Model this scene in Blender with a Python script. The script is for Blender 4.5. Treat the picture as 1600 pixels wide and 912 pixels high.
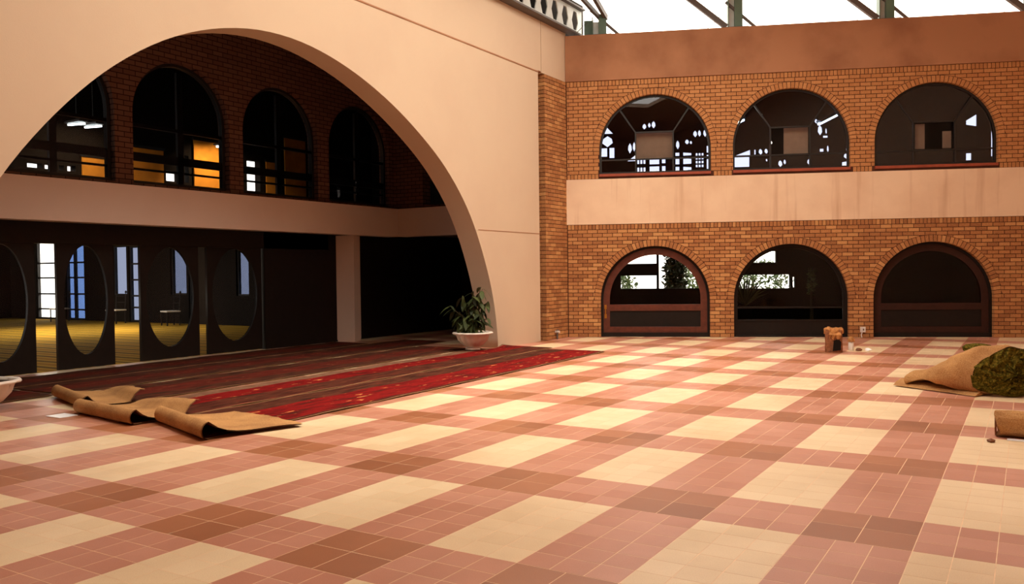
import bpy, math, random
from mathutils import Vector, Matrix
random.seed(7)
for o in list(bpy.data.objects): bpy.data.objects.remove(o)
S = bpy.context.scene
COL = S.collection

# ---------------------------------------------------------------- camera
FPX, W_, H_ = 1315.63, 1600, 912
YAW, PIT, ROL = math.radians(31.5457), math.radians(-1.3333), math.radians(-0.6458)
CAM = Vector((2.943, -5.069, 1.560))
FW = Vector((-math.sin(YAW)*math.cos(PIT), math.cos(YAW)*math.cos(PIT), math.sin(PIT)))
r0 = Vector((math.cos(YAW), math.sin(YAW), 0)); u0 = r0.cross(FW)
RT = r0*math.cos(ROL)+u0*math.sin(ROL); UP = u0*math.cos(ROL)-r0*math.sin(ROL)
cd = bpy.data.cameras.new('camera'); cam = bpy.data.objects.new('camera', cd); COL.objects.link(cam)
cd.sensor_fit = 'HORIZONTAL'; cd.sensor_width = 36; cd.lens = FPX*36/W_; cd.clip_end = 300
M = Matrix.Identity(4)
for i in range(3):
    M[i][0] = RT[i]; M[i][1] = UP[i]; M[i][2] = -FW[i]; M[i][3] = CAM[i]
cam.matrix_world = M
S.camera = cam
def proj(p):
    d = Vector(p)-CAM; z = d.dot(FW)
    if z < .2: return None
    return (W_/2+FPX*d.dot(RT)/z, H_/2-FPX*d.dot(UP)/z, z)

# ---------------------------------------------------------------- sky, sun, exposure
w = bpy.data.worlds.new('sky'); S.world = w; w.use_nodes = True
bg = w.node_tree.nodes['Background']; bg.inputs[0].default_value = (1.0, .89, .75, 1); bg.inputs[1].default_value = 5.2
sd = bpy.data.lights.new('sun', 'SUN'); sun = bpy.data.objects.new('sun', sd); COL.objects.link(sun)
sd.energy = 3.1; sd.angle = math.radians(40); sd.color = (1, .88, .72)
sun.rotation_euler = Vector((-.22, .16, -1)).to_track_quat('-Z', 'Y').to_euler(); sun.location = (0, 3, 14)
S.view_settings.view_transform = 'Standard'; S.view_settings.look = 'None'; S.view_settings.gamma = 1
S.view_settings.use_curve_mapping = False; S.view_settings.exposure = 0.04

# ---------------------------------------------------------------- materials
def lin(c):
    return tuple((x/255/12.92 if x/255 <= .04045 else ((x/255+.055)/1.055)**2.4) for x in c)+(1,)
MATS = {}
class NT:
    def __init__(s, name):
        s.m = bpy.data.materials.new(name); s.m.use_nodes = True; s.t = s.m.node_tree; s.t.nodes.clear()
        s.out = s.n('ShaderNodeOutputMaterial'); MATS[name] = s.m
    def n(s, typ, **k):
        a = s.t.nodes.new(typ)
        for kk, v in k.items(): setattr(a, kk, v)
        return a
    def l(s, a, b): s.t.links.new(a, b)
    def noise(s, scale, detail=3, vec=None, rough=.55):
        a = s.n('ShaderNodeTexNoise'); a.inputs['Scale'].default_value = scale; a.inputs['Detail'].default_value = detail
        a.inputs['Roughness'].default_value = rough
        if vec is not None: s.l(vec, a.inputs['Vector'])
        return a.outputs['Fac']
    def obj(s, scale=None):
        c = s.n('ShaderNodeTexCoord').outputs['Object']
        if scale is None: return c
        m = s.n('ShaderNodeMapping'); m.inputs['Scale'].default_value = scale; s.l(c, m.inputs['Vector']); return m.outputs['Vector']
    def world(s, scale=None):
        c = s.n('ShaderNodeNewGeometry').outputs['Position']
        if scale is None: return c
        m = s.n('ShaderNodeMapping'); m.inputs['Scale'].default_value = scale; s.l(c, m.inputs['Vector']); return m.outputs['Vector']
    def ramp(s, fac, stops):
        r = s.n('ShaderNodeValToRGB'); e = r.color_ramp.elements
        while len(e) < len(stops): e.new(.5)
        for i, (p, c) in enumerate(stops):
            e[i].position = p; e[i].color = c if len(c) == 4 else lin(c)
        s.l(fac, r.inputs[0]); return r.outputs[0]
    def mix(s, fac, a, b, mode='MIX'):
        m = s.n('ShaderNodeMix', data_type='RGBA', blend_type=mode)
        for sock, v in ((m.inputs[0], fac), (m.inputs[6], a), (m.inputs[7], b)):
            if isinstance(v, (int, float)): sock.default_value = v
            elif isinstance(v, tuple): sock.default_value = v if len(v) == 4 else lin(v)
            else: s.l(v, sock)
        return m.outputs[2]
    def math(s, op, a, b=0.0):
        m = s.n('ShaderNodeMath', operation=op)
        for sock, v in ((m.inputs[0], a), (m.inputs[1], b)):
            if isinstance(v, (int, float)): sock.default_value = v
            else: s.l(v, sock)
        return m.outputs[0]
    def rnd(s):
        a = s.n('ShaderNodeObjectInfo').outputs['Random']; b = s.n('ShaderNodeNewGeometry').outputs['Random Per Island']
        return s.math('FRACT', s.math('ADD', s.math('MULTIPLY', a, 7.31), s.math('MULTIPLY', b, 5.17)))
    def bsdf(s, col, rough=.6, spec=.5, bump=None, bstr=.2, bdist=.01, metal=0):
        p = s.n('ShaderNodeBsdfPrincipled')
        if isinstance(col, tuple): p.inputs['Base Color'].default_value = col if len(col) == 4 else lin(col)
        else: s.l(col, p.inputs['Base Color'])
        if isinstance(rough, (int, float)): p.inputs['Roughness'].default_value = rough
        else: s.l(rough, p.inputs['Roughness'])
        p.inputs['Specular IOR Level'].default_value = spec; p.inputs['Metallic'].default_value = metal
        if bump is not None:
            b = s.n('ShaderNodeBump'); b.inputs['Strength'].default_value = bstr; b.inputs['Distance'].default_value = bdist
            s.l(bump, b.inputs['Height']); s.l(b.outputs[0], p.inputs['Normal'])
        s.l(p.outputs[0], s.out.inputs[0]); return p
def simple(name, col, rough=.6, var=.12, scale=6, spec=.4, metal=0, bump=.1):
    t = NT(name); v = t.world(); f = t.noise(scale, 4, v)
    c = lin(col); lo = tuple(x*(1-var) for x in c[:3])+(1,); hi = tuple(min(1, x*(1+var)) for x in c[:3])+(1,)
    t.bsdf(t.ramp(f, [(.3, lo), (.7, hi)]), rough, spec, t.noise(scale*12, 2, v), bump, .004, metal); return t.m

# plaster of the arch wall and of the storey band
def plaster(name, col, stain, drip=False, amt=.25):
    t = NT(name); v = t.world()
    c = t.mix(t.math('MULTIPLY', t.ramp(t.noise(.9, 5, v), [(.42, (0,0,0,1)), (.75, (1,1,1,1))]), amt), lin(col), lin(stain))
    if drip:
        d = t.noise(2.2, 4, t.world((2.2, 2.2, .12)))
        c = t.mix(t.math('MULTIPLY', t.ramp(d, [(.55, (0,0,0,1)), (.78, (1,1,1,1))]), .5), c, lin(stain))
    t.bsdf(c, .85, .2, t.noise(70, 3, v), .25, .004)
plaster('plaster_cream', (207, 184, 158), (190, 160, 138))
plaster('plaster_band', (234, 206, 176), (176, 122, 84), True, .3)
plaster('plaster_brown', (172, 124, 92), (128, 84, 60), False, .7)
plaster('plaster_dim', (230, 208, 194), (214, 186, 170))
simple('grout', (236, 204, 168), .7)
simple('mortar', (78, 42, 27), .95, .2)
def brickmat(name, stops):
    t = NT(name); v = t.world(); f = t.rnd()
    c = t.ramp(f, stops); n = t.noise(45, 4, v)
    c = t.mix(.28, c, t.ramp(n, [(.3, (104, 62, 36)), (.7, (206, 156, 102))]), 'MIX')
    t.bsdf(c, .85, .25, n, .35, .004)
brickmat('brick_lower', [(0, (150, 96, 58)), (.3, (170, 112, 68)), (.6, (186, 128, 78)), (.85, (208, 154, 98)), (1, (156, 98, 60))])
brickmat('brick_upper', [(0, (180, 120, 72)), (.5, (190, 132, 82)), (1, (200, 142, 90))])
def tilemat(name, a, b, rough):
    t = NT(name); v = t.world(); f = t.rnd()
    c = t.ramp(f, [(0, a), (1, b)])
    d = t.ramp(t.noise(.55, 5, v), [(.42, (1,1,1,1)), (.72, (.72,.64,.56,1))])
    c = t.mix(.8, c, d, 'MULTIPLY')
    sp = t.ramp(t.noise(160, 2, v), [(.35, (.86,.83,.8,1)), (.55, (1,1,1,1))])
    c = t.mix(.6, c, sp, 'MULTIPLY')
    r = t.math('ADD', t.math('MULTIPLY', t.noise(1.3, 4, v), .25), rough)
    t.bsdf(c, r, .45)
tilemat('tile_cream', (242, 219, 182), (234, 209, 170), .26)
tilemat('tile_pink', (208, 150, 128), (194, 133, 110), .24)
tilemat('tile_dark', (180, 118, 84), (152, 94, 62), .28)
simple('wood_red', (92, 44, 30), .45, .25, 9)
simple('wood_dark', (24, 15, 11), .6, .2, 9, .25)
simple('steel_dark', (30, 26, 24), .5, .1)
simple('sill_red', (150, 70, 46), .6, .2)
simple('steel_green', (86, 112, 96), .5, .12, 4)
simple('steel_pale', (206, 212, 208), .5, .08, 4)
simple('steel_grey', (92, 84, 80), .55, .12, 4)
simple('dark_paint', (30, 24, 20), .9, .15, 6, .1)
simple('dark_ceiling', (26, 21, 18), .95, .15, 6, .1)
simple('soffit_grey', (150, 130, 118), .9, .1)
simple('brass', (196, 140, 60), .35, .1, 5, .5, .8)
simple('white_glaze', (232, 218, 206), .4, .06, 5)
simple('soil', (48, 32, 22), .95, .3, 30)
simple('stem', (70, 62, 34), .8, .2)
simple('amber_cloth', (232, 150, 44), .9, .15)
simple('white_plastic', (225, 220, 214), .4, .05)
simple('rust_metal', (120, 74, 48), .7, .3, 20)
simple('paper_brown', (176, 122, 72), .9, .35, 18, .2, 0, .5)
simple('paper_dark', (134, 86, 58), .9, .4, 18, .2, 0, .4)
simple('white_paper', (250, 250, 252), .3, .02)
simple('wall_outer', (206, 172, 146), .9, .1)
simple('ground', (150, 140, 110), .95, .2)
simple('reflected_wall', (196, 158, 130), .9, .1)
simple('wood_brown', (52, 26, 18), .6, .2, 9, .25)
simple('cushion', (216, 206, 190), .9, .05)
def leafmat(name, a, b):
    t = NT(name); f = t.rnd(); t.bsdf(t.ramp(f, [(0, a), (1, b)]), .6, .25)
leafmat('leaf', (36, 46, 24), (72, 80, 38))
leafmat('leaf_garden', (60, 84, 50), (128, 146, 96))
leafmat('leaf_lime', (130, 160, 50), (170, 196, 80))
def burlap(name, a, b):
    t = NT(name); v = t.world(); n = t.noise(3, 5, v); wv = t.noise(130, 2, v)
    c = t.mix(.35, t.ramp(n, [(.3, a), (.7, b)]), t.ramp(wv, [(.35, a), (.65, (232, 190, 130))]))
    t.bsdf(c, .95, .1, wv, .6, .006)
burlap('burlap', (138, 92, 58), (190, 140, 88))
def moss():
    t = NT('green_pile'); v = t.world(); n = t.noise(38, 5, v, .7)
    t.bsdf(t.ramp(n, [(.3, (34, 32, 12)), (.5, (92, 84, 28)), (.68, (160, 138, 52))]), 1, .05, n, 1, .03)
moss()
def rugmat(name, zones):
    t = NT(name); u = t.n('ShaderNodeUVMap'); sp = t.n('ShaderNodeSeparateXYZ'); t.l(u.outputs[0], sp.inputs[0])
    x, y = sp.outputs[0], sp.outputs[1]
    def st(vec):
        m = t.n('ShaderNodeMapping'); m.inputs['Scale'].default_value = vec; t.l(u.outputs[0], m.inputs['Vector']); return m.outputs[0]
    n = t.noise(1, 5, st((9, 1.6, 1)), .65)
    base = t.ramp(n, [(.30, (58, 32, 24)), (.44, (100, 20, 19)), (.55, (126, 24, 22)), (.66, (106, 23, 20)), (.76, (160, 80, 48))])
    motif = t.ramp(t.noise(1, 3, st((16, 3.2, 1)), .6), [(.63, (0,0,0,1)), (.68, (1,1,1,1))])
    base = t.mix(t.math('MULTIPLY', motif, .8), base, (222, 142, 84))
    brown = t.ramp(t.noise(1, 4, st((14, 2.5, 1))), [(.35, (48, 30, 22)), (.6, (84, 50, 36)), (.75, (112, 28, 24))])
    grey = t.ramp(t.noise(1, 4, st((10, 6, 1))), [(.3, (104, 74, 56)), (.7, (140, 106, 84))])
    def zone(pts):
        z = t.n('ShaderNodeValToRGB'); z.color_ramp.interpolation = 'CONSTANT'; e = z.color_ramp.elements
        for i, (p, c) in enumerate(pts):
            if i > 1: e.new(p)
            e[i].position = p; e[i].color = (c, c, c, 1)
        t.l(x, z.inputs[0]); return z.outputs[0]
    c = t.mix(zone(zones['brown']), base, brown)
    c = t.mix(zone(zones['grey']), c, grey)
    edge = t.math('GREATER_THAN', t.math('ABSOLUTE', t.math('SUBTRACT', x, .5)), .487)
    c = t.mix(edge, c, (176, 128, 92))
    t.bsdf(c, 1, .05, t.noise(220, 2, t.world()), .6, .006)
rugmat('red_pile_front', {'brown': [(0, .9), (.34, 0), (.93, .9)], 'grey': [(0, 0), (1, 0)]})
rugmat('red_pile_middle', {'brown': [(0, 0), (.58, .85), (.98, 0)], 'grey': [(0, .9), (.22, 0)]})
rugmat('red_pile_shaded', {'brown': [(0, .95), (.3, .6), (.7, .95)], 'grey': [(0, 0), (1, 0)]})  # red pile darkened in its colour to stand for the hall's shade
def hall_carpet():
    t = NT('yellow_carpet'); v = t.world((.25, 5, 1))
    wv = t.n('ShaderNodeTexWave', bands_direction='Y'); wv.inputs['Scale'].default_value = .55; wv.inputs['Distortion'].default_value = .4
    t.l(t.world(), wv.inputs['Vector'])
    t.bsdf(t.ramp(wv.outputs['Fac'], [(.2, (168, 124, 34)), (.6, (216, 172, 62)), (.9, (120, 92, 30))]), .95, .1)
hall_carpet()
def arcade_brick():
    t = NT('arcade_brick'); b = t.n('ShaderNodeTexBrick')
    s = t.n('ShaderNodeSeparateXYZ'); t.l(t.world(), s.inputs[0]); c = t.n('ShaderNodeCombineXYZ')
    t.l(t.math('ADD', s.outputs[0], s.outputs[1]), c.inputs[0]); t.l(s.outputs[2], c.inputs[1]); t.l(c.outputs[0], b.inputs['Vector'])
    b.inputs['Scale'].default_value = 1; b.inputs['Brick Width'].default_value = .235; b.inputs['Row Height'].default_value = .09
    b.inputs['Mortar Size'].default_value = .008; b.inputs['Color1'].default_value = lin((104, 72, 60)); b.inputs['Color2'].default_value = lin((120, 86, 70)); b.inputs['Mortar'].default_value = lin((48, 30, 24))
    t.bsdf(b.outputs[0], .9, .2, b.outputs['Fac'], -.5, .01)
arcade_brick()
def glass(name, tint, refl=1.0, rough=0.0):
    t = NT(name); tr = t.n('ShaderNodeBsdfTransparent'); tr.inputs[0].default_value = tint
    g = t.n('ShaderNodeBsdfGlossy'); g.inputs['Roughness'].default_value = rough; g.inputs[0].default_value = (refl, refl, refl, 1)
    lw = t.n('ShaderNodeLayerWeight'); lw.inputs[0].default_value = .5
    fac = t.math('ADD', t.math('MULTIPLY', t.math('POWER', lw.outputs['Facing'], 5.0), .9), .04)
    m = t.n('ShaderNodeMixShader'); t.l(fac, m.inputs[0]); t.l(tr.outputs[0], m.inputs[1]); t.l(g.outputs[0], m.inputs[2]); t.l(m.outputs[0], t.out.inputs[0])
glass('glass_tinted', (.42, .46, .58, 1))
glass('glass_clear', (.8, .82, .84, 1), .25)
glass('glass_frosted', (.25, .28, .36, 1), .1, .3)
glass('glass_door', (.7, .72, .76, 1), .12)
glass('glass_blue', (.25, .34, .52, 1), .1)
def lamp_mat(name, col, st):
    t = NT(name); e = t.n('ShaderNodeEmission'); e.inputs[0].default_value = col; e.inputs[1].default_value = st; t.l(e.outputs[0], t.out.inputs[0])
lamp_mat('tube_light', (.9, 1, .92, 1), 14)

# ---------------------------------------------------------------- helpers
class MB:
    def __init__(s): s.v = []; s.f = []
    def add(s, vs, fs):
        k = len(s.v); s.v += [tuple(v) for v in vs]; s.f += [tuple(i+k for i in f) for f in fs]; return s
    def box(s, x0, x1, y0, y1, z0, z1, T=None):
        vs = [Vector((x, y, z)) for z in (z0, z1) for y in (y0, y1) for x in (x0, x1)]
        if T: vs = [T(v) for v in vs]
        return s.add(vs, [(0,2,3,1), (4,5,7,6), (0,1,5,4), (2,6,7,3), (0,4,6,2), (1,3,7,5)])
    def bar(s, a, b, w, h=None, upv=(0,0,1)):
        a = Vector(a); b = Vector(b); d = (b-a).normalized(); u = Vector(upv)
        if abs(d.dot(u)) > .95: u = Vector((1, 0, 0))
        sd = d.cross(u).normalized(); u = sd.cross(d); h = h or w
        q = [sd*(i*w/2)+u*(j*h/2) for i, j in ((-1,-1),(1,-1),(1,1),(-1,1))]
        return s.add([a+x for x in q]+[b+x for x in q], [(3,2,1,0),(4,5,6,7)]+[(i,(i+1)%4,4+(i+1)%4,4+i) for i in range(4)])
    def tube(s, pts, rad, n=8):
        pts = [Vector(p) for p in pts]; rings = []
        for i, p in enumerate(pts):
            d = (pts[min(i+1, len(pts)-1)]-pts[max(i-1, 0)]).normalized(); u = Vector((0,0,1)) if abs(d.z) < .9 else Vector((1,0,0))
            a = d.cross(u).normalized(); b = a.cross(d); r = rad[i] if isinstance(rad, (list, tuple)) else rad
            rings.append([p+a*math.cos(2*math.pi*k/n)*r+b*math.sin(2*math.pi*k/n)*r for k in range(n)])
        vs = [v for R in rings for v in R]; fs = []
        for i in range(len(pts)-1):
            for k in range(n): fs.append((i*n+k, i*n+(k+1)%n, (i+1)*n+(k+1)%n, (i+1)*n+k))
        fs += [tuple(range(n))[::-1], tuple((len(pts)-1)*n+k for k in range(n))]
        return s.add(vs, fs)
    def lathe(s, prof, n=24, c=(0,0,0), scal=None):
        vs = []; fs = []
        for r, z in prof:
            for k in range(n):
                a = 2*math.pi*k/n; rr = r*(scal(a, z) if scal else 1); vs.append((c[0]+rr*math.cos(a), c[1]+rr*math.sin(a), c[2]+z))
        for i in range(len(prof)-1):
            for k in range(n): fs.append((i*n+k, i*n+(k+1)%n, (i+1)*n+(k+1)%n, (i+1)*n+k))
        return s.add(vs, fs)
    def prism(s, poly, d0, d1, T):          # poly (a,b) in plane, extruded d0..d1
        n = len(poly)
        return s.add([T(a, b, d0) for a, b in poly]+[T(a, b, d1) for a, b in poly],
                     [tuple(range(n)), tuple(range(2*n-1, n-1, -1))]+[(i, n+i, n+(i+1) % n, (i+1) % n) for i in range(n)])
    def mesh(s, name, m, smooth=False):
        me = bpy.data.meshes.new(name); me.from_pydata(s.v, [], s.f); me.materials.append(MATS[m])
        if smooth:
            for p in me.polygons: p.use_smooth = True
        me.update(); return me
    def build(s, name, m, parent=None, smooth=False, base=True):
        return link(name, s.mesh(name, m, smooth), parent)
def fixn(me):
    import bmesh
    b = bmesh.new(); b.from_mesh(me); bmesh.ops.recalc_face_normals(b, faces=b.faces[:]); b.to_mesh(me); b.free()
def link(name, me, parent=None):
    o = bpy.data.objects.new(name, me); COL.objects.link(o)
    if parent is not None:
        o.parent = parent; o.matrix_parent_inverse = Matrix.Translation(-parent.location) if parent.rotation_euler.z == 0 else Matrix.Identity(4)
    return o
def tag(o, label=None, cat=None, group=None, kind=None):
    if label: o['label'] = label
    if cat: o['category'] = cat
    if group: o['group'] = group
    if kind: o['kind'] = kind
    return o
def struct(o, label): return tag(o, label, kind='structure')
def empty(name, loc, rz=0):
    o = bpy.data.objects.new(name, None); COL.objects.link(o); o.location = loc; o.rotation_euler = (0, 0, rz); o.empty_display_size = .1; return o
def plate(name, outer, holes, T, d0, d1, m, parent=None):
    """flat plate with holes: 2D curve fill, extruded from d0 to d1 and mapped by T(a,b,d)"""
    cu = bpy.data.curves.new('tmp', 'CURVE'); cu.dimensions = '2D'; cu.fill_mode = 'BOTH'; cu.extrude = .5
    for pl in [outer]+list(holes):
        sp = cu.splines.new('POLY'); sp.points.add(len(pl)-1)
        for p, (a, b) in zip(sp.points, pl): p.co = (a, b, 0, 1)
        sp.use_cyclic_u = True
    ob = bpy.data.objects.new('tmp', cu); COL.objects.link(ob)
    dg = bpy.context.evaluated_depsgraph_get(); me = bpy.data.meshes.new_from_object(ob.evaluated_get(dg))
    bpy.data.objects.remove(ob); bpy.data.curves.remove(cu)
    for v in me.vertices: v.co = T(v.co.x, v.co.y, d0+(v.co.z+.5)*(d1-d0))
    me.materials.clear(); me.materials.append(MATS[m]); me.name = name; fixn(me); me.update()
    return link(name, me, parent)
def arch(c, z0, cz, r, n=32, r2=None):     # opening outline, straight jambs and a semicircle
    return [(c-r, z0)]+[(c-r*math.cos(math.pi*k/n), cz+(r2 or r)*math.sin(math.pi*k/n)) for k in range(n+1)]+[(c+r, z0)]
def rect(a0, a1, b0, b1): return [(a0, b0), (a1, b0), (a1, b1), (a0, b1)]

# frames: back wall, running 22.5 degrees off the tile grid
TH = math.radians(22.5); BD = Vector((math.cos(TH), math.sin(TH), 0)); BN = Vector((math.sin(TH), -math.cos(TH), 0)); BO = Vector((-6.416, 12.741, 0))
def TB(s, z, d): return BO+BD*s+Vector((0, 0, z))+BN*d           # d > 0 towards the courtyard
XW = -6.434
def TL(y, z, d): return Vector((XW+d, y, z))                      # arch wall
def parea(pts):
    q = [proj(p) for p in pts]
    if any(x is None for x in q): return 0
    cx = sum(x[0] for x in q)/len(q); cy = sum(x[1] for x in q)/len(q)
    if not (-5 < cx < 1605 and -5 < cy < 917): return 0
    return abs(sum(q[i][0]*q[(i+1) % len(q)][1]-q[(i+1) % len(q)][0]*q[i][1] for i in range(len(q))))/2

# ---------------------------------------------------------------- floor
U = .6; V = .618
fl = MB().box(-6.75, 5.2, -9.2, 17.8, -.25, -.0006).build('floor', 'grout')
struct(fl, 'courtyard floor of cream, pink and brown tiles laid in a plaid')
MB().box(-10.9, -6.75, -3, 14.5, -.25, -.0006).build('porch_bed', 'grout', fl)
tiles = []      # (cx, cy, sx, sy, material)
for iu in range(-19, 9):
    x0 = iu*U; odd = iu % 2
    for jv in range(-6, 11):
        yb = (jv*3-3*0)*V
        # strip jv*3 .. jv*3+1 , block jv*3+1 .. jv*3+3
        for kind, y0, y1 in (('s', yb, yb+V), ('b', yb+V, yb+3*V)):
            if kind == 's' and odd: nx, ny, m = 2, 2, 'tile_dark'
            elif kind == 's': nx, ny, m = 3, 3, 'tile_pink'
            elif odd: nx, ny, m = 3, 6, 'tile_pink'
            else: nx, ny, m = 3, 6, 'tile_cream'
            sx = U/nx; sy = (y1-y0)/ny
            for a in range(nx):
                for b in range(ny):
                    tiles.append((x0+sx*(a+.5), y0+sy*(b+.5), sx, sy, m))
def infloor(x, y):
    if y < -8.9 or x > 5 or x < -10.8: return False
    if x < -6.7 and (y < -2.8 or y > 14): return False
    s = (x-BO.x)*BD.x+(y-BO.y)*BD.y; d = (x-BO.x)*BN.x+(y-BO.y)*BN.y
    return d > -.05 if x > -6.6 else True
tiles = [t for t in tiles if infloor(t[0], t[1])]
def tarea(t):
    x, y, sx, sy, _ = t
    if -8.0 < x < -3.8 and 0.4 < y < 9.6: return 0
    return parea([(x-sx/2, y-sy/2, 0), (x+sx/2, y-sy/2, 0), (x+sx/2, y+sy/2, 0), (x-sx/2, y+sy/2, 0)])
tiles.sort(key=tarea, reverse=True)
def tile_mb(mb, x, y, sx, sy, g=.0042, z=0.0):
    a, b = sx/2-g/2, sy/2-g/2; e = .0006
    mb.add([(x-a, y-b, z-.003), (x+a, y-b, z-.003), (x+a, y+b, z-.003), (x-a, y+b, z-.003), (x-a+e, y-b+e, z), (x+a-e, y-b+e, z), (x+a-e, y+b-e, z), (x-a+e, y+b-e, z)],
           [(4,5,6,7), (0,1,5,4), (1,2,6,5), (2,3,7,6), (3,0,4,7)])
tm = {}
for t in tiles[:300]:
    key = (round(t[2], 3), round(t[3], 3), t[4])
    if key not in tm:
        mb = MB(); tile_mb(mb, 0, 0, t[2], t[3]); tm[key] = mb.mesh('tile', t[4])
    o = link('tile', tm[key], fl); o.location = (t[0], t[1], random.uniform(-.0001, .0001))
for m in ('tile_cream', 'tile_pink', 'tile_dark'):
    mb = MB()
    for t in tiles[300:]:
        if t[4] == m: tile_mb(mb, t[0], t[1], t[2], t[3], z=random.uniform(-.0001, .0001))
    tag(mb.build('tile_field', m, fl), kind='stuff')

# ---------------------------------------------------------------- brick coursing
class Brickwork:
    """bricks in a wall frame; T(a, z, d). Largest 300 become objects, the rest one stuff part."""
    def __init__(s, T, mat, parent, face=.0): s.T = T; s.mat = mat; s.parent = parent; s.face = face; s.items = []
    def poly(s, pts, depth=.05): s.items.append((pts, depth))
    def finish(s):
        def ar(it): return parea([s.T(a, b, s.face) for a, b in it[0]])
        its = sorted(s.items, key=ar, reverse=True); cache = {}
        for pts, dep in its[:300]:
            s.one(pts, dep, cache)
        mb = MB()
        for pts, dep in its[300:]: s.geo(mb, pts, dep)
        if mb.v:
            me = mb.mesh('brick_field', s.mat); tag(link('brick_field', me, s.parent), kind='stuff')
    def geo(s, mb, pts, dep, off=None, jit=None):
        j = random.uniform(-.0015, .0015) if jit is None else jit
        cx = sum(p[0] for p in pts)/len(pts); cz = sum(p[1] for p in pts)/len(pts); e = .003
        def ins(p):
            dx, dz = cx-p[0], cz-p[1]; L = math.hypot(dx, dz) or 1; return (p[0]+dx/L*e, p[1]+dz/L*e)
        n = len(pts); f = s.face+j; o = off or Vector((0, 0, 0))
        vs = [s.T(a, b, f-dep)-o for a, b in pts]+[s.T(a, b, f-e)-o for a, b in pts]+[s.T(*ins(p), f)-o for p in pts]
        fs = [tuple(2*n+i for i in range(n))]
        for i in range(n):
            k = (i+1) % n; fs += [(i, k, n+k, n+i), (n+i, n+k, 2*n+k, 2*n+i)]
        mb.add(vs, fs)
    def one(s, pts, dep, cache):
        a0 = min(p[0] for p in pts); b0 = min(p[1] for p in pts)
        key = (tuple((round(p[0]-a0, 3), round(p[1]-b0, 3)) for p in pts), dep); org = s.T(a0, b0, 0)
        if key not in cache:
            mb = MB(); s.geo(mb, pts, dep, org, 0.0); cache[key] = mb.mesh('brick', s.mat)
        o = link('brick', cache[key], s.parent); o.location = org+BN*random.uniform(-.0015, .0015)
G = .0135
def course(bw, a0, a1, z0, z1, off, opens, L=.235):
    """one stretcher course; opens = list of (centre, springing, r_open, r_ring)"""
    k = math.floor((a0-off)/L)-1; x = off+k*L
    while x < a1:
        b0, b1 = max(x, a0)+G/2, min(x+L, a1)-G/2; x += L
        if b1-b0 < .02: continue
        segs = [(b0, b1)]
        zl, zh = z0+G/2, z1-G/2
        pieces = []
        for (c, cz, ro, rr) in opens:
            ns = []
            for (p, q) in segs:
                if zh <= cz+.01:                        # below springing: straight jamb
                    if q <= c-ro or p >= c+ro: ns.append((p, q)); continue
                    if p < c-ro: ns.append((p, c-ro))
                    if q > c+ro: ns.append((c+ro, q))
                elif zl < cz+rr:
                    h = zh-cz
                    half = math.sqrt(max(0, rr*rr-h*h)) if h < rr else 0
                    if q <= c-rr or p >= c+rr: ns.append((p, q)); continue
                    if half > 0:
                        if p < c-half: ns.append((p, min(q, c-half)))
                        if q > c+half: ns.append((max(p, c+half), q))
                    else: ns.append((p, q))
                else: ns.append((p, q))
            segs = ns
        for p, q in segs:
            if q-p < .012: continue
            op = [o for o in opens if zh > o[1]+.01 and zl < o[1]+o[3] and p < o[0]+o[3] and q > o[0]-o[3]]
            if not op:
                jam = any(abs(p-(o[0]+o[2])) < .01 or abs(q-(o[0]-o[2])) < .01 for o in opens)
                bw.poly([(p, zl), (q, zl), (q, zh), (p, zh)], .13 if jam else .05); continue
            c, cz, ro, rr = op[0]; n = 6; bot = []
            for i in range(n+1):
                a = p+(q-p)*i/n; d = rr*rr-(a-c)**2
                zz = max(zl, cz+math.sqrt(d)+.004) if d > 0 else zl
                bot.append((a, min(zz, zh)))
            pts = bot+[(q, zh), (p, zh)]; cl = []
            for pt in pts:
                if not cl or (abs(pt[0]-cl[-1][0])+abs(pt[1]-cl[-1][1])) > .002: cl.append(pt)
            while len(cl) > 3 and abs(cl[0][0]-cl[-1][0])+abs(cl[0][1]-cl[-1][1]) < .002: cl.pop()
            if len(cl) >= 3 and abs(sum(cl[i][0]*cl[(i+1) % len(cl)][1]-cl[(i+1) % len(cl)][0]*cl[i][1] for i in range(len(cl)))) > .0004: bw.poly(cl, .05)
def soldier(bw, a0, a1, z0, z1, skip=(), pw=.083):
    n = max(1, round((a1-a0)/pw)); p = (a1-a0)/n
    for i in range(n):
        b0, b1 = a0+i*p+G/2, a0+(i+1)*p-G/2
        if any(b1 > s0 and b0 < s1 for s0, s1 in skip): continue
        bw.poly([(b0, z0+G/2), (b1, z0+G/2), (b1, z1-G/2), (b0, z1-G/2)])
def ring(bw, c, cz, r, rr, n=48, dep=.13):
    for i in range(n):
        a0, a1 = math.pi*i/n, math.pi*(i+1)/n; g = G/2/r
        P = lambda a, q: (c-q*math.cos(a), cz+q*math.sin(a))
        bw.poly([P(a1-g, r), P(a0+g, r), P(a0+g, rr-.004), P(a1-g, rr-.004)][::-1], dep)

# ---------------------------------------------------------------- back wall, two brick storeys
SW = 11.6; BC = (2.035, 5.105, 8.165)
ZB, ZM, ZT, ZP = 2.671, 3.738, 6.049, 7.125
PC = .0878; LZC = PC*10; RO, RR = 1.265, 1.415
holes = [arch(c, -.02 if False else .0, LZC, RO-.002) for c in BC]
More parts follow.
